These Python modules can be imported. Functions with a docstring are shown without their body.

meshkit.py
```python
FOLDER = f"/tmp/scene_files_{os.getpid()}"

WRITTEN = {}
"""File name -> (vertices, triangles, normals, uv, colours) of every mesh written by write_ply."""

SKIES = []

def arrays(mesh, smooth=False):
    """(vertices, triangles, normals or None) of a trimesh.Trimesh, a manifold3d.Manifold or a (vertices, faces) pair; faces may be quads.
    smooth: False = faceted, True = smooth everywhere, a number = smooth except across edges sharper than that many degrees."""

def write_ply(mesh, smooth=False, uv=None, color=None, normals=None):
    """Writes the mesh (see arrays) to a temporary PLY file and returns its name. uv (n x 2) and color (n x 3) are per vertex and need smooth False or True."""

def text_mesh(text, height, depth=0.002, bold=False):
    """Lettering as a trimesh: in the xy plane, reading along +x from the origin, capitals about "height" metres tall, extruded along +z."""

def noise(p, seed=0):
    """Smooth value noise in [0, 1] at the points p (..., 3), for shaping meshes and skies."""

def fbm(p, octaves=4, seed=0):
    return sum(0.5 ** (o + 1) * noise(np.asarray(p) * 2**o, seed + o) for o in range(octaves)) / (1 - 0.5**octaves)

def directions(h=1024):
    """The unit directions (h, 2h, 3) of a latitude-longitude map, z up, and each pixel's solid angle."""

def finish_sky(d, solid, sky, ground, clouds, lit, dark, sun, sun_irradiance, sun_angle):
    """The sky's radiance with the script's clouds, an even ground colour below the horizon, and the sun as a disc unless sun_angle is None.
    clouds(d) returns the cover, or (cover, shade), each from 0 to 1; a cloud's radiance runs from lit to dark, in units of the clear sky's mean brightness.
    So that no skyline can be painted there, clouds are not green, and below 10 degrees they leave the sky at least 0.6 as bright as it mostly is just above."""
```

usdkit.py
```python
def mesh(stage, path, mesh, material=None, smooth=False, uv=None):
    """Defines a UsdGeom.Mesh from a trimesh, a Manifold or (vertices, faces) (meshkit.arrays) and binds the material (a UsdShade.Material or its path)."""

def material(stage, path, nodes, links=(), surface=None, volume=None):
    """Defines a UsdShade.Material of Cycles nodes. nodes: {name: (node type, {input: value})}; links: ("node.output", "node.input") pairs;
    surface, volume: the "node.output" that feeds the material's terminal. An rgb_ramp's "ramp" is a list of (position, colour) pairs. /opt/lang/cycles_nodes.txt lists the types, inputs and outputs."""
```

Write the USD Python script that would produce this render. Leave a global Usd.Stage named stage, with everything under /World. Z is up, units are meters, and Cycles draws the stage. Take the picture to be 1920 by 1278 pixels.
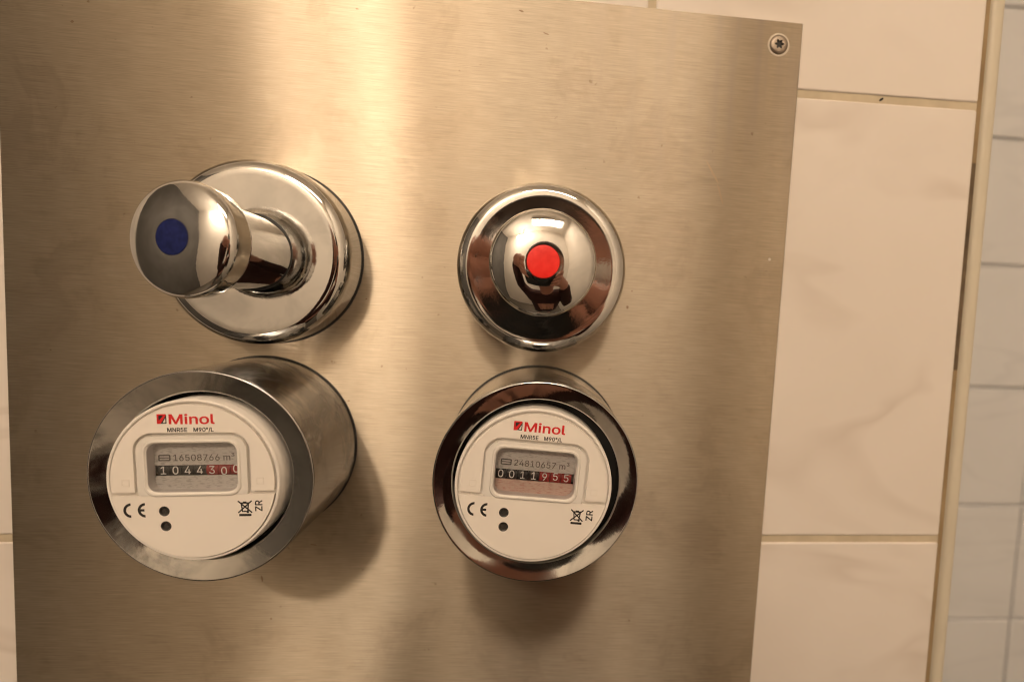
import math, random
import numpy as np, trimesh, manifold3d as m3
from shapely.geometry import Polygon, Point, box as sbox, LineString
from shapely import affinity
from shapely.ops import unary_union
from pxr import Usd, UsdGeom, UsdLux, Gf, Sdf
import usdkit, meshkit
random.seed(7); np.random.seed(7)
stage = Usd.Stage.CreateInMemory()
UsdGeom.SetStageUpAxis(stage, UsdGeom.Tokens.z)
UsdGeom.SetStageMetersPerUnit(stage, 1.0)
UsdGeom.Xform.Define(stage, '/World'); UsdGeom.Scope.Define(stage, '/World/Looks')

# ------------------------------------------------------------------ camera, light
# the tiled wall lies in the plane y = 0 and faces -y; ZO lifts the measured survey (millimetres) to its height above the floor
ZO = 1.45
def P(x, y, z): return np.array([x, y, z], float) / 1000 + [0, 0, ZO]
CAM = P(-198.107, -281.784, -95.32)
RIGHT = np.array([0.99462553, -0.09655941, 0.03736744]); FWD = np.array([0.09969369, 0.99057925, -0.09388243]); UP = np.array([-0.02795018, 0.09710316, 0.99488178])
cam = UsdGeom.Camera.Define(stage, '/World/camera')
cam.AddTransformOp().Set(Gf.Matrix4d(*RIGHT, 0, *UP, 0, *(-FWD), 0, *map(float, CAM), 1))
cam.CreateHorizontalApertureAttr(36.0); cam.CreateVerticalApertureAttr(36.0 * 681 / 1024); cam.CreateFocalLengthAttr(22.5)
cam.CreateHorizontalApertureOffsetAttr(-3.0); cam.CreateVerticalApertureOffsetAttr(0.8185)
cam.CreateClippingRangeAttr(Gf.Vec2f(0.005, 50))
cam.CreateFStopAttr(7.1); cam.CreateFocusDistanceAttr(0.236)
cam.CreateExposureAttr(0.02)
LAMP = P(-650, -1500, 700)           # two glass globes on one ceiling bar light the place (built in full further down)
LAMP_COLOUR, LAMP_STRENGTH = (1.0, 0.80, 0.60), 88.0

# ------------------------------------------------------------------ helpers
used = set()
def numbered(path):
    if path not in used and not stage.GetPrimAtPath(path): used.add(path); return path
    k = 1
    while f'{path}_{k:03d}' in used: k += 1
    used.add(f'{path}_{k:03d}'); return f'{path}_{k:03d}'
def tag(p, label=None, cat=None, group=None, kind=None):
    p = p.GetPrim() if hasattr(p, 'GetPrim') else p
    for k, v in (('label', label), ('category', cat), ('group', group), ('kind', kind)):
        if v: p.SetCustomDataByKey(k, v)
    return p
def thing(name, loc=(0, 0, 0), mat4=None):
    x = UsdGeom.Xform.Define(stage, numbered('/World/' + name))
    if mat4 is not None: x.AddTransformOp().Set(Gf.Matrix4d(*np.asarray(mat4, float).T.ravel()))
    else: x.AddTranslateOp().Set(Gf.Vec3d(*map(float, loc)))
    return x.GetPrim()
def obj(name, mesh, mat, parent=None, smooth=30):
    base = str(parent.GetPath()) if parent is not None else '/World'
    return usdkit.mesh(stage, numbered(f'{base}/{name}'), mesh, mat, smooth=smooth).GetPrim()
def cat(*ms): return trimesh.util.concatenate([m for m in ms])
def bx(x0, x1, y0, y1, z0, z1, r=0.0, seg=2):
    if r <= 0:
        m = trimesh.creation.box([x1 - x0, y1 - y0, z1 - z0]); m.apply_translation([(x0 + x1) / 2, (y0 + y1) / 2, (z0 + z1) / 2]); return m
    s = m3.Manifold.sphere(r, 4 * seg)
    return tm(m3.Manifold.batch_hull([s.translate((a, b, c)) for a in (x0 + r, x1 - r) for b in (y0 + r, y1 - r) for c in (z0 + r, z1 - r)]))
def tm(man):
    m = man.to_mesh(); return trimesh.Trimesh(m.vert_properties[:, :3], m.tri_verts, process=False)
def lathe(profile, n=128):
    """profile: (r, h) in mm; axis = -y towards the room (h = height off the wall). Ordered so that normals face outwards."""
    pr = np.array(profile, float) / 1000; t = np.linspace(0, 2 * np.pi, n, endpoint=False)
    V, F, idx = [], [], []
    for r, h in pr:
        if r < 1e-9: idx.append([len(V)] * n); V.append((0, -h, 0))
        else:
            idx.append(list(range(len(V), len(V) + n))); V += [(r * math.cos(a), -h, r * math.sin(a)) for a in t]
    for i in range(len(pr) - 1):
        a, b = idx[i], idx[i + 1]
        for k in range(n):
            l = (k + 1) % n
            for tri in ((a[k], a[l], b[l]), (a[k], b[l], b[k])):
                if len(set(tri)) == 3: F.append(tri)
    return trimesh.Trimesh(np.array(V), np.array(F), process=False)
def arc(cx, cy, r, a0, a1, n=8):
    return [(cx + r * math.cos(math.radians(a)), cy + r * math.sin(math.radians(a))) for a in np.linspace(a0, a1, n)]
def plate_of(shape, h0, h1):
    """a flat shapely shape (mm, x right and y up on a face seen from the room) extruded from height h0 to h1 off the face"""
    out = []
    for g in getattr(shape, 'geoms', [shape]):
        m = trimesh.creation.extrude_polygon(g, (h1 - h0) / 1000 * 1000, engine='earcut'); out.append(m)
    m = cat(*out); v = m.vertices.copy()
    m.vertices = np.stack([v[:, 0], -(v[:, 2] + h0), v[:, 1]], 1) / 1000
    return m
def lettering(text, height, x, y, h0, h1, bold=False, rot=0, anchor='m', stretch=1.0, width=None):
    m = meshkit.text_mesh(text, height, h1 - h0, bold=bold); v = m.vertices.copy()
    v[:, 0] -= (v[:, 0].min() + v[:, 0].max()) / 2 if anchor == 'm' else v[:, 0].min()
    if width: stretch = width / np.ptp(v[:, 0])
    v[:, 0] *= stretch; v[:, 1] -= height / 2
    c, s = math.cos(math.radians(rot)), math.sin(math.radians(rot))
    X, Y = v[:, 0] * c - v[:, 1] * s + x, v[:, 0] * s + v[:, 1] * c + y
    m.vertices = np.stack([X, -(v[:, 2] + h0), Y], 1) / 1000
    return m
def rrect(x0, x1, y0, y1, r): return sbox(x0 + r, y0 + r, x1 - r, y1 - r).buffer(r, 8)

# ------------------------------------------------------------------ materials
L = '/World/Looks/'
def mat(name, nodes, links=(), surface='p.BSDF', **k): return usdkit.material(stage, L + name, nodes, links, surface=surface, **k)
def plain(name, col, rough=0.5, metal=0.0, **k): return mat(name, {'p': ('principled_bsdf', dict(base_color=col, roughness=rough, metallic=metal, **k))})

def brushed_steel():
    n = {'tc': ('texture_coordinate', {}),
         'tv': ('combine_xyz', {'x': 1.0, 'y': 0.0, 'z': 0.0}),
         'm1': ('mapping', {'scale': (70, 1, 3000)}), 'n1': ('noise_texture', {'scale': 1.0, 'detail': 4.0, 'roughness': 0.65}),
         'm2': ('mapping', {'scale': (150, 1, 6500)}), 'n2': ('noise_texture', {'scale': 1.0, 'detail': 2.0}),
         'n3': ('noise_texture', {'scale': 21.0, 'detail': 5.0, 'roughness': 0.62, 'distortion': 0.4}),
         'm4': ('mapping', {'scale': (130, 1, 7)}), 'n4': ('noise_texture', {'scale': 1.0, 'detail': 3.0}),
         'r4': ('rgb_ramp', {'ramp': [(0.46, (0, 0, 0)), (0.72, (1, 1, 1))]}),
         # run marks only in the top right corner (object coordinates: metres from the plate's top right corner)
         'sx': ('separate_xyz', {}), 'gx': ('map_range', {'from_min': -0.115, 'from_max': -0.03, 'to_min': 0.0, 'to_max': 1.0, 'clamp': True}),
         'gz': ('map_range', {'from_min': -0.085, 'from_max': -0.02, 'to_min': 0.0, 'to_max': 1.0, 'clamp': True}),
         'g': ('math', {'math_type': 'multiply'}), 'g2': ('math', {'math_type': 'multiply'}), 'g3': ('math', {'math_type': 'multiply', 'value2': 0.8}),
         'stain': ('rgb_ramp', {'ramp': [(0.30, (1, 1, 1)), (0.39, (0.90, 0.88, 0.86)), (0.45, (0.975, 0.97, 0.96)), (0.60, (1, 1, 1))]}),
         'n6': ('noise_texture', {'scale': 260.0, 'detail': 2.0}), 'spot': ('rgb_ramp', {'ramp': [(0.20, (0.62, 0.56, 0.5)), (0.26, (1, 1, 1))]}),
         'streak': ('rgb_ramp', {'ramp': [(0.28, (0.40, 0.342, 0.262)), (0.5, (0.50, 0.43, 0.336)), (0.72, (0.60, 0.523, 0.418))]}),
         'c1': ('mix_color', {'blend_type': 'multiply', 'fac': 1.0}), 'c2': ('mix_color', {'blend_type': 'mix', 'b': (0.42, 0.37, 0.33)}), 'c3': ('mix_color', {'blend_type': 'multiply', 'fac': 0.8}),
         'ra': ('map_range', {'from_min': 0.3, 'from_max': 0.7, 'to_min': 0.245, 'to_max': 0.275}),
         'hb': ('math', {'math_type': 'add'}), 'b': ('bump', {'strength': 0.07, 'distance': 0.0002}),
         'p': ('glossy_bsdf', {'distribution': 'ggx', 'anisotropy': 0.85}), 'q': ('glossy_bsdf', {'distribution': 'ggx', 'anisotropy': 0.40}), 'rb': ('map_range', {'from_min': 0.3, 'from_max': 0.7, 'to_min': 0.52, 'to_max': 0.56}),
         'x': ('mix_closure', {'fac': 0.25})}
    l = [('tc.object', 'm1.vector'), ('m1.vector', 'n1.vector'), ('tc.object', 'm2.vector'), ('m2.vector', 'n2.vector'), ('tc.object', 'n3.vector'), ('tc.object', 'm4.vector'), ('m4.vector', 'n4.vector'),
         ('n4.fac', 'r4.fac'), ('tc.object', 'sx.vector'), ('sx.x', 'gx.value'), ('sx.z', 'gz.value'), ('gx.result', 'g.value1'), ('gz.result', 'g.value2'), ('g.value', 'g2.value1'), ('r4.color', 'g2.value2'), ('g2.value', 'g3.value1'),
         ('n1.fac', 'streak.fac'), ('n3.fac', 'stain.fac'), ('streak.color', 'c1.a'), ('stain.color', 'c1.b'), ('c1.result', 'c2.a'), ('g3.value', 'c2.fac'),
         ('tc.object', 'n6.vector'), ('n6.fac', 'spot.fac'), ('c2.result', 'c3.a'), ('spot.color', 'c3.b'), ('c3.result', 'p.color'), ('c3.result', 'q.color'), ('n3.fac', 'rb.value'), ('rb.result', 'q.roughness'), ('tv.vector', 'q.tangent'), ('b.normal', 'q.normal'), ('p.BSDF', 'x.closure1'), ('q.BSDF', 'x.closure2'),
         ('n3.fac', 'ra.value'), ('ra.result', 'p.roughness'), ('tv.vector', 'p.tangent'), ('n1.fac', 'hb.value1'), ('n2.fac', 'hb.value2'), ('hb.value', 'b.height'), ('b.normal', 'p.normal')]
    return mat('brushed_steel', n, l, surface='x.closure')
def chrome(name, base, r0, r1, scale=60.0, dk=0.86):
    n = {'tc': ('texture_coordinate', {}), 'n': ('noise_texture', {'scale': scale, 'detail': 4.0, 'roughness': 0.6, 'distortion': 0.6}),
         'r': ('map_range', {'from_min': 0.42, 'from_max': 0.72, 'to_min': r0, 'to_max': r1, 'clamp': True}),
         'c': ('rgb_ramp', {'ramp': [(0.40, base), (0.62, tuple(dk * x for x in base))]}),
         'n2': ('noise_texture', {'scale': 900.0, 'detail': 1.0}), 'b': ('bump', {'strength': 0.02, 'distance': 0.0002}),
         'p': ('principled_bsdf', {'metallic': 1.0})}
    return mat(name, n, [('tc.object', 'n.vector'), ('n.fac', 'r.value'), ('r.result', 'p.roughness'), ('n.fac', 'c.fac'), ('c.color', 'p.base_color'), ('tc.object', 'n2.vector'), ('n2.fac', 'b.height'), ('b.normal', 'p.normal')])
def tile_mat(name, c0, c1, vein, rough):
    n = {'g': ('geometry', {}), 'oi': ('object_info', {}), 'off': ('math', {'math_type': 'multiply', 'value2': 7.0}), 'cx': ('combine_xyz', {}), 'add': ('mix_color', {'blend_type': 'add', 'fac': 1.0, 'use_clamp': False}),
         'n1': ('noise_texture', {'scale': 9.0, 'detail': 5.0, 'roughness': 0.55}), 'base': ('rgb_ramp', {'ramp': [(0.3, c0), (0.7, c1)]}),
         'm': ('mapping', {'rotation': (0, 0.75, 0), 'scale': (3.0, 3.0, 11.0)}), 'n2': ('noise_texture', {'scale': 1.0, 'detail': 3.0, 'roughness': 0.5, 'distortion': 1.2}),
         'v': ('rgb_ramp', {'ramp': [(0.44, (0, 0, 0)), (0.5, (1, 1, 1)), (0.53, (0, 0, 0))]}), 'n3': ('noise_texture', {'scale': 14.0, 'detail': 2.0}), 'v3': ('rgb_ramp', {'ramp': [(0.40, (0, 0, 0)), (0.58, (1, 1, 1))]}),
         'mm': ('math', {'math_type': 'multiply'}), 'mf': ('math', {'math_type': 'multiply', 'value2': 0.55}), 'mix': ('mix_color', {'blend_type': 'mix', 'b': vein}),
         'n4': ('noise_texture', {'scale': 45.0, 'detail': 2.0}), 'bp': ('bump', {'strength': 0.06, 'distance': 0.002}),
         'p': ('principled_bsdf', {'roughness': rough, 'specular_ior_level': 0.4})}
    l = [('g.position', 'n1.vector'), ('n1.fac', 'base.fac'), ('g.position', 'm.vector'), ('m.vector', 'n2.vector'), ('n2.fac', 'v.fac'), ('g.position', 'n3.vector'), ('n3.fac', 'v3.fac'), ('v.color', 'mm.value1'), ('v3.color', 'mm.value2'),
         ('mm.value', 'mf.value1'), ('mf.value', 'mix.fac'), ('base.color', 'mix.a'), ('mix.result', 'p.base_color'), ('g.position', 'n4.vector'), ('n4.fac', 'bp.height'), ('bp.normal', 'p.normal')]
    for k in ('oi', 'off', 'cx', 'add'): n.pop(k)
    return mat(name, n, l)
def rough_mat(name, c0, c1, scale, rough, bump=0.3):
    return mat(name, {'g': ('geometry', {}), 'n': ('noise_texture', {'scale': scale, 'detail': 4.0}), 'r': ('rgb_ramp', {'ramp': [(0.3, c0), (0.7, c1)]}), 'b': ('bump', {'strength': bump, 'distance': 0.001}), 'p': ('principled_bsdf', {'roughness': rough})},
               [('g.position', 'n.vector'), ('n.fac', 'r.fac'), ('r.color', 'p.base_color'), ('n.fac', 'b.height'), ('b.normal', 'p.normal')])
M = dict(
    steel=brushed_steel(),
    steel_edge=plain('steel_edge', (0.45, 0.41, 0.35), 0.45, 1.0),
    screw=plain('screw_steel', (0.33, 0.28, 0.23), 0.5, 1.0),
    chrome=chrome('chrome', (0.70, 0.70, 0.69), 0.03, 0.13, 45.0, 0.8),
    chrome_dull=chrome('worn_chrome', (0.50, 0.50, 0.50), 0.10, 0.34, 30.0, 0.66),
    chrome_worn=chrome('worn_ring_chrome', (0.68, 0.68, 0.66), 0.05, 0.32, 55.0, 0.66),
    chrome_ring=chrome('ring_chrome', (0.70, 0.70, 0.69), 0.03, 0.15, 70.0),
    dark=plain('dark_cavity', (0.015, 0.014, 0.013), 0.6),
    gasket=plain('gasket', (0.02, 0.02, 0.02), 0.5),
    tile=tile_mat('cream_tile', (0.69, 0.635, 0.58), (0.745, 0.69, 0.64), (0.56, 0.49, 0.43), 0.30),
    grey_tile=tile_mat('blue_grey_tile', (0.68, 0.69, 0.71), (0.72, 0.73, 0.75), (0.61, 0.62, 0.64), 0.4),
    grout=rough_mat('sandy_grout', (0.47, 0.40, 0.29), (0.58, 0.50, 0.37), 90.0, 0.85),
    grey_grout=rough_mat('grey_grout', (0.60, 0.61, 0.63), (0.64, 0.65, 0.67), 60.0, 0.85),
    mould=rough_mat('dark_stained_joint', (0.05, 0.035, 0.02), (0.17, 0.12, 0.07), 60.0, 0.85),
    joint=rough_mat('brown_joint', (0.22, 0.15, 0.075), (0.33, 0.24, 0.13), 40.0, 0.85),
    trim=rough_mat('cream_plastic', (0.56, 0.51, 0.41), (0.60, 0.55, 0.445), 30.0, 0.45, 0.05),
    white=rough_mat('white_plastic', (0.78, 0.745, 0.70), (0.81, 0.775, 0.73), 40.0, 0.38, 0.02),
    face=rough_mat('printed_face', (0.80, 0.75, 0.69), (0.83, 0.78, 0.72), 30.0, 0.42, 0.02),
    frame=rough_mat('window_frame_plastic', (0.72, 0.69, 0.645), (0.75, 0.72, 0.675), 40.0, 0.25, 0.02),
    well=plain('well_plastic', (0.80, 0.77, 0.76), 0.4),
    red_ink=plain('red_ink', (0.62, 0.018, 0.02), 0.45), black_ink=plain('black_ink', (0.02, 0.018, 0.017), 0.5), grey_ink=plain('grey_ink', (0.12, 0.11, 0.105), 0.5),
    pale_mould=plain('moulded_mark', (0.79, 0.74, 0.675), 0.4),
    white_ink=plain('white_digit', (0.85, 0.85, 0.84), 0.5), drum=plain('black_drum', (0.035, 0.036, 0.036), 0.4), drum_red=plain('red_drum', (0.33, 0.03, 0.03), 0.4),
    hole=plain('hole_socket', (0.05, 0.045, 0.04), 0.3),
    blue=mat('blue_plastic', {'g': ('geometry', {}), 'n': ('noise_texture', {'scale': 500.0, 'detail': 2.0}), 'r': ('rgb_ramp', {'ramp': [(0.3, (0.005, 0.009, 0.065)), (0.75, (0.014, 0.022, 0.12))]}), 'p': ('principled_bsdf', {'roughness': 0.55, 'specular_ior_level': 0.2})}, [('g.position', 'n.vector'), ('n.fac', 'r.fac'), ('r.color', 'p.base_color')]),
    red=mat('red_plastic', {'g': ('geometry', {}), 'n': ('noise_texture', {'scale': 500.0, 'detail': 2.0}), 'r': ('rgb_ramp', {'ramp': [(0.3, (0.80, 0.012, 0.008)), (0.75, (0.90, 0.03, 0.02))]}), 'p': ('principled_bsdf', {'roughness': 0.35})}, [('g.position', 'n.vector'), ('n.fac', 'r.fac'), ('r.color', 'p.base_color')]),
    paint=rough_mat('wall_paint', (0.70, 0.66, 0.60), (0.74, 0.70, 0.64), 5.0, 0.7, 0.02),
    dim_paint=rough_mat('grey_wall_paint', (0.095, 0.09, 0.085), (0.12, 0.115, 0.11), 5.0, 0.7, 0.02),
    dirt=plain('dirt', (0.16, 0.105, 0.06), 0.7), faint=plain('dull_scratch', (0.33, 0.26, 0.19), 0.5, 0.85),
    drop=plain('dried_limescale', (0.5, 0.46, 0.42), 0.7),
    light_paint=rough_mat('light_wall_paint', (0.80, 0.74, 0.66), (0.84, 0.78, 0.70), 5.0, 0.7, 0.02),
    floor=rough_mat('floor_tile', (0.10, 0.085, 0.07), (0.15, 0.13, 0.105), 8.0, 0.4, 0.02),
    skin=plain('skin', (0.50, 0.24, 0.17), 0.5), shirt=rough_mat('red_cloth', (0.035, 0.012, 0.010), (0.05, 0.015, 0.013), 40.0, 0.9), trousers=plain('dark_cloth', (0.03, 0.03, 0.035), 0.9),
    hair=plain('brown_hair', (0.05, 0.03, 0.02), 0.6), body=plain('camera_black', (0.012, 0.012, 0.012), 0.45), glass=plain('lens_glass', (0.01, 0.012, 0.015), 0.05),
    lampmetal=plain('lamp_bar_metal', (0.6, 0.6, 0.6), 0.3, 1.0))
M['globe'] = mat('lit_globe', {'e': ('emission', {'color': LAMP_COLOUR, 'strength': LAMP_STRENGTH})}, surface='e.emission')
M['panel_glow'] = mat('lit_diffuser', {'e': ('emission', {'color': LAMP_COLOUR, 'strength': 16.5})}, surface='e.emission')
M['label_grey'] = mat('counter_label', {'tc': ('texture_coordinate', {}), 'm': ('mapping', {'scale': (500, 1, 2600)}), 'n': ('noise_texture', {'scale': 1.0, 'detail': 1.0}),
    'r': ('rgb_ramp', {'ramp': [(0.36, (0.46, 0.45, 0.445)), (0.46, (0.64, 0.63, 0.62))]}), 'p': ('principled_bsdf', {'roughness': 0.5})}, [('tc.object', 'm.vector'), ('m.vector', 'n.vector'), ('n.fac', 'r.fac'), ('r.color', 'p.base_color')])
M['label_pink'] = mat('counter_label_pink', {'tc': ('texture_coordinate', {}), 'm': ('mapping', {'scale': (500, 1, 2600)}), 'n': ('noise_texture', {'scale': 1.0, 'detail': 1.0}),
    'r': ('rgb_ramp', {'ramp': [(0.36, (0.62, 0.38, 0.33)), (0.48, (0.70, 0.54, 0.48))]}), 'p': ('principled_bsdf', {'roughness': 0.5})}, [('tc.object', 'm.vector'), ('m.vector', 'n.vector'), ('n.fac', 'r.fac'), ('r.color', 'p.base_color')])
M['pane'] = mat('window_pane', {'t': ('transparent_bsdf', {'color': (0.985, 0.98, 0.975)}), 'g': ('glossy_bsdf', {'color': (1, 1, 1), 'roughness': 0.08}), 'f': ('fresnel', {'IOR': 1.45}), 'x': ('mix_closure', {})},
    [('f.fac', 'x.fac'), ('t.BSDF', 'x.closure1'), ('g.BSDF', 'x.closure2')], surface='x.closure')

# ------------------------------------------------------------------ the room (its walls, floor and ceiling show in the chrome)
def struct(name, mesh, m): return tag(obj(name, mesh, m, smooth=False), kind='structure')
X0, X1, Y0, Y1, ZT = -1.55, 0.44, -1.80, 0.33, 2.45
struct('floor', bx(X0, X1, Y0, Y1, -0.02, 0.0), M['floor'])
struct('ceiling', bx(X0, X1, Y0, Y1, ZT, ZT + 0.02), M['light_paint'])
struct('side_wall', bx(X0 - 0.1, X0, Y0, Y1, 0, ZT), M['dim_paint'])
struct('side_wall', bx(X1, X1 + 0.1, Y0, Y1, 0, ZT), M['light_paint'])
struct('opposite_wall', bx(X0, X1, Y0 - 0.1, Y0, 0, ZT), M['light_paint'])

# tiled wall: grout backing, every tile a part with rounded edges; columns run left from the edge trim, rows down from the joint at z = 0
wall = tag(thing('tiled_wall'), kind='structure')
TP, RP, GW = 152.0, 202.0, 3.1
obj('wall_core', bx(X0, 0.0012, 0.0, 0.07, 0, ZT), M['paint'], wall, smooth=False)
obj('grout', bx(-5 * TP / 1000, 0.0011, -0.0073, -0.0001, ZO - 3 * RP / 1000, ZO + 3 * RP / 1000), M['grout'], wall, smooth=False)
def tile_mesh(x0, x1, z0, z1, tilt):
    m = bx(x0 / 1000, x1 / 1000, -0.0080, -0.004, z0 / 1000 + ZO, z1 / 1000 + ZO, 0.0011, 2)
    v = m.vertices.copy(); v[:, 1] += tilt[0] * (v[:, 0] - (x0 + x1) / 2000) + tilt[1] * (v[:, 2] - ZO - (z0 + z1) / 2000); m.vertices = v
    return m
# survey is for the tile faces at y = 0 -> the wall's parts are pushed back by 8 mm
for prim in (wall,): UsdGeom.Xformable(prim).GetOrderedXformOps()[0].Set(Gf.Vec3d(0, 0.008, 0))
for c in range(5):
    for r in range(-3, 3):
        xr, xl = -c * TP - (1.0 if c == 0 else GW / 2), -(c + 1) * TP + GW / 2
        zt, zb = (r + 1) * RP - GW / 2, r * RP + GW / 2
        obj('tile', tile_mesh(xl, xr, zb, zt, (random.uniform(-.0015, .0015), random.uniform(-.0015, .0015))), M['tile'], wall)
# the open dark joint beside the edge trim, and a chip hole in the horizontal joint
obj('joint_filler', bx(-0.0011, 0.0009, -0.0075, -0.006, ZO - 3 * RP / 1000, ZO + 3 * RP / 1000), M['joint'], wall, smooth=False)
obj('stained_joint', bx(-0.0010, 0.0008, -0.00765, -0.0065, ZO - 0.120, ZO - 0.025), M['mould'], wall, smooth=False)
chip = lathe([(0, .45), (.9, .35), (1.1, 0)], 10); chip.apply_translation((-0.0467, -0.00725, ZO + 0.0002)); chip.vertices[:, 2] = (chip.vertices[:, 2] - ZO) * 0.6 + ZO + (chip.vertices[:, 0] + .0467) * .5
obj('dark_speck', chip, M['dark'], wall)

# edge trim (quarter profile) on the outer corner
prof = Polygon([(0.9, 8.0)] + [(0.9, 1.0)] + arc(4.2, 2.6, 3.2, 200, 270, 5) + arc(5.0, 3.2, 3.8, 280, 360, 8) + [(8.8, 8.0)])
tr = trimesh.creation.extrude_polygon(prof, 1.6, engine='earcut'); v = tr.vertices.copy(); tr.vertices = np.stack([v[:, 0] / 1000, v[:, 1] / 1000, v[:, 2] + 0.6], 1)
tr.fix_normals()
tag(obj('edge_trim', tr, M['trim'], smooth=40), 'narrow cream plastic edge trim running down the end of the cream tiles', 'trim')
struct('return_wall', bx(0.0014, 0.0080, 0.0085, Y1, 0, ZT), M['paint'])

# blue grey tiles further back, beyond the trim
back = tag(thing('grey_tiled_wall'), kind='structure')
obj('grout', bx(0.009, X1, Y1, Y1 + 0.05, 0, ZT), M['grey_grout'], back, smooth=False)
GP, gx0, gz0 = 0.1236, 0.3166, ZO + 0.0817
for i in range(-3, 5):
    for j in range(-7, 5):
        x0, z0 = gx0 + i * GP, gz0 + j * GP
        if x0 + GP < 0.01 or x0 > X1 - .02: continue
        obj('tile', bx(max(x0 + .0011, 0.010), min(x0 + GP - .0011, X1), Y1 - 0.004, Y1 + 0.002, z0 + .0011, z0 + GP - .0011, 0.0012, 1), M['grey_tile'], back)

# ------------------------------------------------------------------ steel cover plate with its screw
TH = -0.017                                     # the plate hangs slightly out of true
pl = np.eye(4); c, s = math.cos(TH), math.sin(TH); pl[:3, :3] = [[c, 0, -s], [0, 1, 0], [s, 0, c]]; pl[:3, 3] = P(-86.475, 0, 28.02)
plate = tag(thing('steel_plate', mat4=pl), 'large brushed stainless steel cover plate screwed to the cream tiles', 'plate')
W, H = 0.3202, 0.46
obj('sheet', bx(-W, 0, -0.0030, -0.0008, -H, 0, 0.0004, 2), M['steel'], plate, smooth=20)
scr = lathe([(4.05, -.2), (4.05, .25), (3.6, .75), (2.9, 1.0), (2.2, 1.08)], 40)
sock = Polygon([(r * math.cos(a), r * math.sin(a)) for a, r in ((math.pi * k / 18, 1.65 + 0.42 * math.cos(6 * math.pi * k / 18)) for k in range(36))])
ring = plate_of(Point(0, 0).buffer(2.25, 14).difference(sock), 0.2, 1.08)
off = np.array([-0.0102, -0.0030, -0.0098])
def moved(m, o): m = m.copy(); m.apply_translation(o); return m
sp = obj('screw', cat(moved(scr, off), moved(ring, off)), M['screw'], plate)
obj('star_socket', moved(plate_of(sock.buffer(.1), 0.15, 0.3), off), M['dark'], sp)
wash = lathe([(4.9, -.05), (4.8, .12), (4.1, .12)], 40)
obj('washer', moved(wash, off), M['steel_edge'], plate)
# small brown marks and a faint scratch, each with a shape of its own (millimetres on the plate, from its top right corner)
def mark(x, z, w, h, rot=0.0, n=9, m='dirt'):
    pts = [(w / 2 * math.cos(a) * random.uniform(.6, 1.1), h / 2 * math.sin(a) * random.uniform(.6, 1.1)) for a in np.linspace(0, 2 * math.pi, n, endpoint=False)]
    obj('dirt_mark', plate_of(affinity.translate(affinity.rotate(Polygon(pts).buffer(.05), rot), x, z), 2.995, 3.03), M[m], plate)
for a in ((-221.3, -250.5, .7, 3.0, 8), (-217.4, -268.5, 1.2, .8, 0), (-69.2, -125.5, 1.2, 1.6, 0), (-67.6, -118.5, .7, .7, 0), (-180, -128, 1.0, .5, 20), (-186.5, -171.5, .9, .6, 0), (-242, 0.5 - 14, 2.4, 1.0, -10), (-236, -9.5, 1.3, .7, 15),
          (-120.5, -6.5, 2.2, .7, -12), (-110, -14.5, 2.6, .5, -14), (-200, -235, 3.4, .35, -6), (-212, -236.5, 1.4, .4, 5), (-284, -8.5, 1.6, .9, 15), (-287, -19, 1.1, .8, 0), (-293, -27, 1.5, 1.0, 30), (-186, -12, 1.4, .6, 0)): mark(*a)
mark(-35.5, -66.0, 1.1, 13.0, 33, 14, 'faint'); mark(-31.2, -74.5, .9, 11.0, 20, 14, 'faint')
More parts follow.
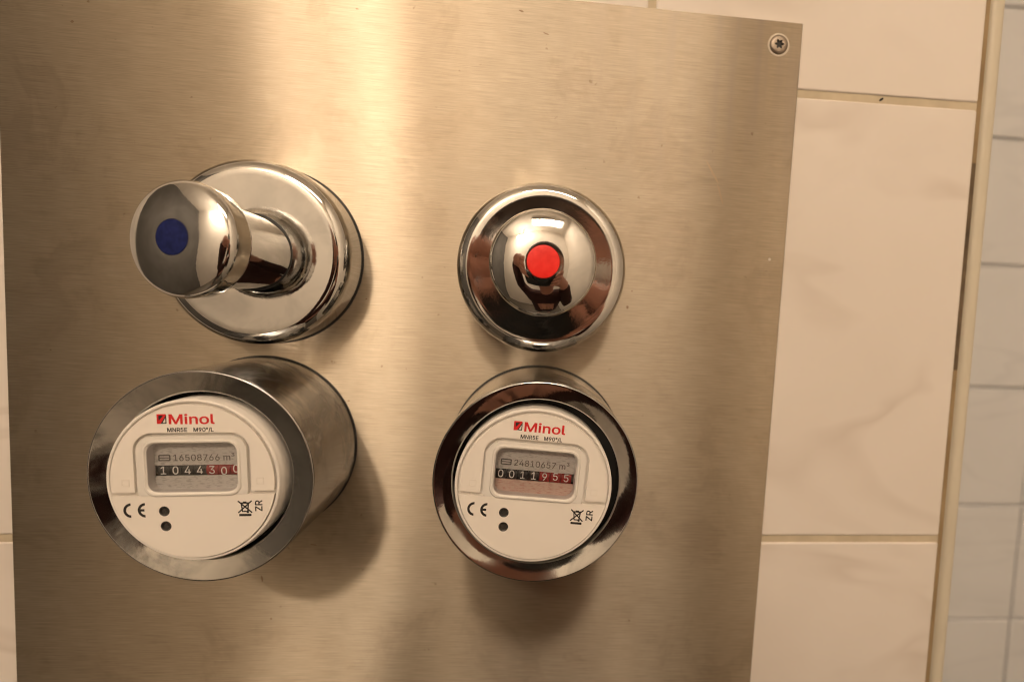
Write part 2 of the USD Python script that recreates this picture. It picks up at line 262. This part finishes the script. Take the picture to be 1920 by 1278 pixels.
# a white dried drop near the right edge
drop = lathe([(.7, -.1), (.55, .15), (0, .25)], 14); 
obj('dried_drop', moved(drop, np.array([-0.0068, -0.0030, -0.1010]) + 0), M['drop'], plate)

# ------------------------------------------------------------------ push valves
def valve(name, label, x, z, cr, ch, knob_at, axis, dot, dotname, rk):
    """cup on the wall, neck and knob along axis from the cup's face"""
    t = tag(thing(name, loc=P(x, -3.0, z)), label, 'valve', None)
    fr = 5.4
    cup = lathe([(cr + .1, -.5), (cr + .1, .3), (cr, .7), (cr, ch - fr)] + arc(cr - fr, ch - fr, fr, 8, 82, 12) + [(cr - fr - 1.2, ch), (cr - fr - 2.2, ch - .12)] + [(r, ch - .12 + .9 * (1 - (r / (cr - 8)) ** 2) * 0.0) for r in (22, 16, 12.6)] + [(11.2, ch - .12)])
    obj('cover_cup', cup, M['chrome'], t)
    obj('base_gasket', lathe([(cr + .6, -.3), (cr + .55, .28), (cr - .4, .3)], 96), M['gasket'], t)
    # frame along the knob's axis
    a = np.array(axis, float); a /= np.linalg.norm(a); q = np.array([0, 0, 1.0]); u = np.cross(-a, q); u /= np.linalg.norm(u); w = np.cross(u, -a)
    T = np.eye(4); T[:3, 0], T[:3, 1], T[:3, 2] = u, -a, w; T[:3, 3] = np.array([0, -ch, 0]) / 1000
    def on(m): m = m.copy(); m.apply_transform(T); return m
    k = knob_at                                   # distance from cup face to the knob's widest circle
    obj('seal', lathe([(14.75, ch - .4), (14.75, ch + .05), (14.5, ch + .2), (13.0, ch + .22)], 64), M['gasket'], t)
    obj('neck', on(lathe([(14.0, -4.5), (14.0, 1), (14.7, (k - 9) * .5), (15.8, k - 11), (16.6, k - 8.5)], 96)), M['chrome'], t)
    kr = rk
    pts = [(15.5, k - 9.4), (kr - 3.4, k - 9.6)] + arc(kr - 3.2, k - 6.9, 2.6, -85, -5, 7) + [(kr - .45, k - 4.8)]
    pts += [(kr - .25, k - 3.2)] + arc(kr - 3.4, k - .8, 3.4, 2, 66, 9)
    r0, h0 = pts[-1]
    for tt in np.linspace(.08, 1, 14):                      # shallow dome that continues the rounded edge
        r = r0 + (5.9 - r0) * tt; pts.append((r, h0 + 2.6 * (1 - (1 - tt) ** 1.8)))
    hf = pts[-1][1]
    pts += [(5.75, hf - .5), (0, hf - .5)]
    kn = obj('knob', on(lathe(pts, 160)), M['chrome'], t, 35)
    obj(dotname, on(lathe([(5.7, hf - .8), (5.7, hf + .05), (5.45, hf + .2), (3, hf + .28), (0, hf + .3)], 64)), M[dot], kn)
    return t
KL, AL = 33.5, (-8.0, -33.5, 1.4)
valve('shower_valve', 'chrome shower valve with long tilted knob and dark blue dot', -305.6, -80.7, 35.4, 21.0, KL, AL, 'blue', 'blue_dot', 19.4)
valve('shower_valve', 'chrome shower valve with straight knob and bright red dot', -195.6, -81.9, 34.0, 21.0, 27.0, (0.0, -27.5, 0.4), 'red', 'red_dot', 19.1)

# ------------------------------------------------------------------ water meters
def ce_mark():
    out = []
    for ox, e in ((0, 0), (4.55, 1)):
        a = Point(ox + 2.5, 0).buffer(2.5, 24).difference(Point(ox + 2.5, 0).buffer(1.66, 24)).intersection(sbox(ox - 1, -3, ox + 2.35, 3)); out.append(a)
        if e: out.append(sbox(ox + .4, -.4, ox + 2.1, .4))
    return affinity.translate(unary_union(out), -3.45, 0)
def bin_mark():
    g = [LineString([(-1.9, 1.9), (1.9, -1.6)]).buffer(.17), LineString([(1.9, 1.9), (-1.9, -1.6)]).buffer(.17), sbox(-1.35, 1.15, 1.35, 1.5), LineString([(-1.05, 1.15), (-.75, -1.3), (.75, -1.3), (1.05, 1.15)]).buffer(.15), sbox(-.5, 1.5, .5, 1.75), Point(.75, -1.45).buffer(.35), sbox(-1.75, -2.75, 1.75, -2.1)]
    return unary_union(g)
def meter(label, x, z, rot, face_off, digits, serial, lower, R_=36.9, H_=52.8, drum_shift=0, lx=0.0, ring='chrome_ring', HR=28.1, RI=30.0):
    A = math.radians(rot); T = np.eye(4); T[:3, :3] = [[math.cos(A), 0, -math.sin(A)], [0, 1, 0], [math.sin(A), 0, math.cos(A)]]; T[:3, 3] = P(x, -3.0, z)
    t = tag(thing('water_meter', mat4=T), label, 'meter')
    Ri = RI
    obj('sleeve', lathe([(R_ + .0, -.6), (R_, H_ - .7)] + arc(R_ - .6, H_ - .6, .6, 10, 80, 4)), M['chrome_dull'], t)
    obj('base_gasket', lathe([(R_ + .6, -.3), (R_ + .55, .25), (R_ - .4, .3)], 96), M['gasket'], t)
    obj('bezel_ring', lathe([(R_ - .6, H_ + .0), (R_ - .9, H_ - .05), (33.2, H_ - .75), (Ri + .5, H_ - 1.6)] + [(Ri + .15, H_ - 1.9), (Ri, H_ - 2.5), (Ri, H_ - 16)]), M[ring], t, 20)
    obj('cavity', lathe([(Ri + .2, H_ - 11.5), (0, H_ - 11.5)], 48), M['dark'], t)
    fx, fy = face_off
    F = np.array([fx, 0, fy]) / 1000
    h = H_ + 1.8                                    # level of the face
    def at(m): return moved(m, F)
    body = lathe([(HR, h - 12.5), (HR, h - 3.4), (HR - .3, h - 2.4), (28.0, h - .9)] + arc(27.5, h - .9, .45, 5, 85, 5) + [(27.2, h - .45), (27.0, h - .6), (26.9, h - 1.7)], 128)
    # base of the face behind the grooves, with the well cut out
    FO = rrect(-17.7, 17.7, -8, 15.6, 5.2); FI = rrect(-14.4, 14.4, -3.7, 13.0, 3.2)
    base = plate_of(Point(0, 0).buffer(27.2, 48).difference(rrect(-14.9, 14.9, -4.2, 13.5, 3.4)), h - 2.6, h - 1.7)
    bv = body.vertices.copy(); kk = np.clip((-bv[:, 1] * 1000 - (h - 3.4)) / 2.5, 0, 1)[:, None]; body.vertices = bv + F * (kk if RI < 30 else 1) + np.array([-.9, 0, -.4]) / 1000 * (1 - kk) * (RI < 30)
    obj('housing', cat(body, at(base)), M['white'], t)
    disc = Point(0, 0).buffer(26.65, 64)
    lower_s = disc.intersection(sbox(-40, -40, 40, -4.75)).union(FO.intersection(sbox(-40, -8, 40, 40)).buffer(0))
    lower_s = lower_s.buffer(.5).buffer(-.5)
    upper_s = Point(0, 0).buffer(26.3, 64).intersection(sbox(-40, -3.65, 40, 40)).difference(FO.buffer(1.05))
    up = obj('upper_face', at(plate_of(upper_s, h - 1.75, h - .05)), M['face'], t)
    lo_shape = disc.intersection(sbox(-40, -40, 40, -4.75))
    holes = [(-9.7, -10.2), (-9.4, -15.4)]
    for hx, hy in holes: lo_shape = lo_shape.difference(Point(hx, hy).buffer(1.5, 12))
    lo = obj('lower_face', at(plate_of(lo_shape, h - 1.75, h + .1)), M['face'], t)
    # raised window frame: stepped and sloping to the pane
    fr = []
    fr.append(plate_of(FO.intersection(sbox(-40, -4.75, 40, 40)).difference(FI.buffer(1.3)), h - 1.75, h + .25))
    n = 64
    def loop(poly, n=96): return np.array([poly.exterior.interpolate(i / n, normalized=True).coords[0] for i in range(n)])
    def band(p0, h0, p1, h1):
        k = len(p0); V = np.array([(a, -h0, b) for a, b in p0] + [(a, -h1, b) for a, b in p1]) / 1000
        Fc = [(i, (i + 1) % k, k + (i + 1) % k) for i in range(k)] + [(i, k + (i + 1) % k, k + i) for i in range(k)]
        return trimesh.Trimesh(V, Fc, process=False)
    def grown(d): return loop(affinity.scale(FI, 1 + d / 14.4, 1 + d / 8.35))
    fr.append(band(grown(1.35), h + .25, grown(1.0), h + .75)); fr.append(band(grown(1.0), h + .75, grown(.5), h + .75)); fr.append(band(grown(.5), h + .75, grown(0), h + .1))
    for b in fr[1:]: b.invert() if b.face_normals[:, 1].mean() > 0 else None
    obj('window_frame', at(cat(*fr)), M['frame'], t)
    D = 4.2
    well = band(grown(.05), h + .1, grown(-.3), h - D); well2 = well.copy(); well2.invert()
    obj('window_well', at(well2), M['well'], t)
    obj('window_pane', at(plate_of(FI.buffer(.2), h - .25, h + .12)), M['pane'], t)
    # counter inside the well
    ct = obj('counter', at(cat(plate_of(sbox(-15.5, 4.7, 15.5, 14), h - D, h - D + .6), plate_of(sbox(-15.5, 1.0, 15.5, 4.7), h - D - 3, h - D - 2.4))), M['label_grey'], t)
    obj('counter_label', at(plate_of(sbox(-15.5, -6, 15.5, 1.0), h - D, h - D + .6)), M[lower], t)
    ds = drum_shift
    for i, d in enumerate(digits):
        cx = -12.3 + 3.95 * i + ds
        cyl = trimesh.creation.cylinder(2.6, 3.7, sections=28); v = cyl.vertices.copy(); cyl.vertices = np.stack([v[:, 2] + cx, -(v[:, 0] + h - D - 1.9), v[:, 1] + 2.85], 1) / 1000; cyl.fix_normals()
        obj('drum', at(cyl), M['drum' if i < 4 else 'drum_red'], ct)
        obj('digit', at(lettering(d, 2.7, cx, 2.95 + (random.uniform(-.5, .5) if i > 4 else 0), h - D + .5, h - D + .75, stretch=1.0)), M['white_ink'], ct)
    obj('serial_number', at(lettering(serial, 2.2, 2.1, 7.3, h - D + .55, h - D + .68)), M['grey_ink'], ct)
    obj('serial_badge', at(plate_of(rrect(-12.7, -8.8, 6.2, 8.4, .4).difference(rrect(-12.3, -9.2, 6.6, 8.0, .2)).union(sbox(-12.3, 7.15, -9.2, 7.45)), h - D + .55, h - D + .68)), M['grey_ink'], ct)
    # print and moulded marks
    e0, e1 = h - .06, h + .02
    obj('brand_name', at(lettering('Minol', 3.2, 1.75 + lx, 21.3, e0, e1, bold=True, width=14.6)), M['red_ink'], up)
    obj('emblem', at(plate_of(affinity.translate(Polygon([(-9.3, 23.05), (-6.4, 23.05), (-6.4, 22.15), (-8.2, 19.75), (-9.3, 19.75)]), lx, 0), e0, e1)), M['red_ink'], up)
    obj('emblem_shade', at(plate_of(affinity.translate(Polygon([(-6.3, 22.75), (-6.3, 19.85), (-8.1, 19.85)]).difference(Polygon([(-6.6, 21.85), (-6.6, 20.15), (-7.5, 20.15)])).union(Polygon([(-8.7, 22.55), (-7.2, 22.55), (-8.7, 20.75)])), lx, 0), e0, e1 + .03)), M['black_ink'], up)
    obj('type_text', at(lettering('MNR5E', 1.35, -3.4 + lx * .7, 17.7, e0, e1, bold=True)), M['black_ink'], up)
    obj('type_text', at(lettering('M90°/L', 1.35, 5.0 + lx * .7, 17.7, e0, e1, bold=True)), M['black_ink'], up)
    for sx in (-1, 1):
        obj('moulded_square', at(plate_of(rrect(sx * 21.6 - 1.3, sx * 21.6 + 1.3, -1.6, .9, .3).difference(rrect(sx * 21.6 - .95, sx * 21.6 + .95, -1.2, .5, .2)), e0, e1 + .04)), M['pale_mould'], up)
    g0, g1 = h + .05, h + .16
    obj('conformity_mark', at(plate_of(affinity.translate(ce_mark(), -19.2, -9.7), g0, g1)), M['black_ink'], lo)
    obj('bin_mark', at(plate_of(affinity.translate(affinity.scale(bin_mark().buffer(.03), 1.12, 1.12), 16.4, -9.4), g0, g1)), M['black_ink'], lo)
    obj('code_letters', at(lettering('ZR', 2.3, 20.9, -8.9, g0, g1, rot=90, bold=True)), M['black_ink'], lo)
    for hx, hy in holes:
        hp = lathe([(1.75, .08), (1.62, .22), (1.4, .1), (1.2, -.7), (.5, -.72), (.35, -.45), (0, -.4)], 24)
        obj('screw_hole', moved(hp, F + np.array([hx, -(h + .0), hy]) / 1000), M['hole'], lo)
    return t
meter('chrome water meter reading 1044, below the valve with blue dot', -309.7, -159.4, 1.6, (-1.9, -0.7), '1044300', '16508766 m³', 'label_grey', drum_shift=1.0, lx=-1.2, ring='chrome_worn', HR=28.0, RI=29.25)
meter('chrome water meter reading 0011, below the valve with red dot', -195.64, -160.3, -4.3, (-.9, -.8), '0011955', '24810657 m³', 'label_pink')

# ------------------------------------------------------------------ the lamp: two lit globes on a bar under the ceiling
bar_z = ZT
lampT = tag(thing('ceiling_lamp', loc=(LAMP[0], LAMP[1], 0)), 'two glowing glass globes under a metal bar, mirrored in the chrome', 'lamp')
zb = LAMP[2]
obj('bar', cat(bx(-0.26, 0.08, -0.015, 0.015, zb + 0.105, zb + 0.125, 0.004), bx(-0.10, -0.08, -0.01, 0.01, zb + 0.12, ZT)), M['lampmetal'], lampT)
for i, (gx, gr) in enumerate(((0.0, 0.064), (-0.205, 0.052))):
    g = trimesh.creation.icosphere(3, gr); g.apply_translation((gx, 0, zb)); obj('globe', g, M['globe'], lampT, True)
    obj('holder', bx(gx - 0.02, gx + 0.02, -0.02, 0.02, zb + gr * .92, zb + 0.11, 0.006), M['lampmetal'], lampT)

# a wide flat ceiling light: the broad pale sheen right of the streak is its mirror image in the brushed steel
panel = tag(thing('ceiling_light', loc=(-0.10, -1.15, ZT)), 'flat frosted ceiling light panel, mirrored as broad pale sheen', 'lamp')
obj('light_frame', cat(bx(-0.37, 0.37, -0.17, -0.15, -0.05, 0), bx(-0.37, 0.37, 0.15, 0.17, -0.05, 0), bx(-0.37, -0.35, -0.15, 0.15, -0.05, 0), bx(0.35, 0.37, -0.15, 0.15, -0.05, 0)), M['lampmetal'], panel)
obj('diffuser', bx(-0.35, 0.35, -0.15, 0.15, -0.042, -0.03), M['panel_glow'], panel)

# ------------------------------------------------------------------ the person taking the picture (seen only in the chrome)
def chain(*js):
    out = []
    for (p, r), (q, s) in zip(js[:-1], js[1:]):
        out.append(m3.Manifold.batch_hull([m3.Manifold.sphere(r, 20).translate(tuple(map(float, p))), m3.Manifold.sphere(s, 20).translate(tuple(map(float, q)))]))
    return out
def blob(parts, ref, it=8):
    m = tm(m3.Manifold.batch_boolean(parts, m3.OpType.Add).refine_to_length(ref)); m = trimesh.Trimesh(m.vertices, m.faces); trimesh.smoothing.filter_taubin(m, iterations=it); return m
cx, cy, cz = CAM
BK = cy - 0.012                                   # front of the lens, just behind the viewpoint
def V(x, y, z): return np.array([cx + x, cy + y, cz + z])
per = tag(thing('person'), 'person in a dark maroon shirt holding a black camera, mirrored in the chrome', 'person')
neck, chest, belly, hip = V(0.05, -0.36, -0.20), V(0.06, -0.42, -0.36), V(0.07, -0.50, -0.58), V(0.08, -0.56, -0.74)
shl, shr = V(-0.13, -0.40, -0.27), V(0.24, -0.40, -0.27)
ell, elr = V(-0.21, -0.38, -0.16), V(0.31, -0.25, -0.40)
wrl, wrr = V(-0.13, -0.105, 0.055), V(0.135, -0.12, -0.085)
head = V(0.03, -0.265, 0.015)
arms = chain((shl, .058), (ell, .045), (wrl, .030)) + chain((shr, .058), (elr, .045), (wrr, .030))
torso = [m3.Manifold.batch_hull([m3.Manifold.sphere(r, 20).translate(tuple(p)) for p, r in ((shl, .06), (shr, .06), (chest + [-.10, 0, 0], .10), (chest + [.10, 0, 0], .10))]),
         m3.Manifold.batch_hull([m3.Manifold.sphere(r, 20).translate(tuple(p)) for p, r in ((chest + [-.09, 0, 0], .10), (chest + [.09, 0, 0], .10), (belly + [-.07, 0, 0], .10), (belly + [.07, 0, 0], .10))]),
         m3.Manifold.batch_hull([m3.Manifold.sphere(r, 20).translate(tuple(p)) for p, r in ((belly + [-.07, 0, 0], .10), (belly + [.07, 0, 0], .10), (hip + [-.08, 0, 0], .10), (hip + [.08, 0, 0], .10))])]
legs = []
for s in (-1, 1):
    k = np.array([hip[0] + s * .11, hip[1] + .03, 0.47]); an = np.array([hip[0] + s * .12, hip[1] - .02, .09]); toe = an + [s * .03, .17, -.055]
    legs += chain((hip + [s * .09, 0, -.02], .092), (k, .062), (an, .042)) + chain((an + [0, -.03, -.045], .04), (toe, .032))
hd = [m3.Manifold.sphere(1, 40).scale((.074, .092, .098)).translate(tuple(head + [0, -.01, .03])), m3.Manifold.sphere(1, 32).scale((.055, .062, .07)).translate(tuple(head + [0, .022, -.05]))]
hd += chain((head + [0, .075, .012], .010), (head + [0, .098, -.022], .014)) + chain((head + [0, -.02, -.06], .056), (neck, .062)) + chain((head + [-.02, .078, -.052], .008), (head + [.02, .078, -.052], .008))
for s in (-1, 1): hd += [m3.Manifold.sphere(1, 16).scale((.010, .018, .030)).translate(tuple(head + [s * .076, -.01, .0]))]
def hand(wrist, palm, tips, thumb):
    w, p = np.array(wrist), np.array(palm); out = chain((w, .027), (p, .030))
    for base, mid, tip in tips: out += chain((p + (np.array(base) - p) * .3, .012), (base, .0095), (mid, .0088), (tip, .0078))
    b, m_, t_ = thumb; out += chain((w + (p - w) * .35, .015), (b, .0115), (m_, .010), (t_, .009))
    return out
# left hand on the camera's top left corner, right hand round its right end
hl = hand(wrl, V(-.092, -.080, .042), [(V(-.075 + .001 * i, -.052, .050 - .016 * i), V(-.058, -.036, .046 - .015 * i), V(-.040, -.034, .042 - .015 * i)) for i in range(4)], (V(-.085, -.10, .03), V(-.065, -.105, .02), V(-.045, -.105, .015)))
hr = hand(wrr, V(.078, -.085, -.040), [(V(.070, -.055, .006 - .019 * i), V(.056, -.036, .010 - .019 * i), V(.038, -.034, .010 - .018 * i)) for i in range(4)], (V(.072, -.105, -.02), V(.055, -.108, -.005), V(.035, -.108, 0.0)))
obj('body', blob(hd + torso + arms + legs + hl + hr, .012, 6), M['skin'], per, True)
def thicker(ps, d): return [p.minkowski_sum(m3.Manifold.sphere(d, 8)) for p in ps]
sleeves = chain((shl, .070), (ell, .058), (ell + (wrl - ell) * .86, .044)) + chain((shr, .070), (elr, .058), (elr + (wrr - elr) * .86, .044))
obj('shirt', blob(thicker(torso, .012) + sleeves, .014, 6), M['shirt'], per, True)
obj('trousers', blob(thicker(legs[0::3] + legs[1::3], .010) + thicker([torso[2].trim_by_plane((0, 0, -1), -(hip[2] + .02))], .016), .016, 6), M['trousers'], per, True)
hair = m3.Manifold.sphere(1, 40).scale((.082, .098, .104)).translate(tuple(head + [0, -.018, .036])) - m3.Manifold.cube((.4, .3, .3), True).translate(tuple(head + [0, .18, -.09]))
obj('hair', blob([hair], .012, 4), M['hair'], per, True)
for s in (-1, 1):
    e = trimesh.creation.icosphere(2, .0115); e.apply_translation(head + [s * .031, .067, .02]); obj('eye', e, M['white'], per, True)
# the camera: body, grip, viewfinder hump, lens barrel
kam = tag(thing('photo_camera'), 'black camera held up by the person, mirrored in the chrome', 'camera')
obj('camera_body', cat(bx(cx - .062, cx + .046, BK - .088, BK - .046, cz - .056, cz + .022, .009), bx(cx - .02, cx + .02, BK - .08, BK - .05, cz + .018, cz + .032, .005)), M['body'], kam)
def facing(m, y): v = m.vertices.copy(); m.vertices = np.stack([-v[:, 0] + cx, -v[:, 1] + y, v[:, 2] + cz], 1); return m
obj('lens_barrel', facing(lathe([(23, 0), (23, 14), (21, 15), (21, 34), (19.5, 36), (18, 35)], 64), BK - .047), M['body'], kam)
obj('front_glass', facing(lathe([(18.5, 0), (12, 1.6), (6, 2.4), (0, 2.8)], 48), BK - .014), M['glass'], kam)
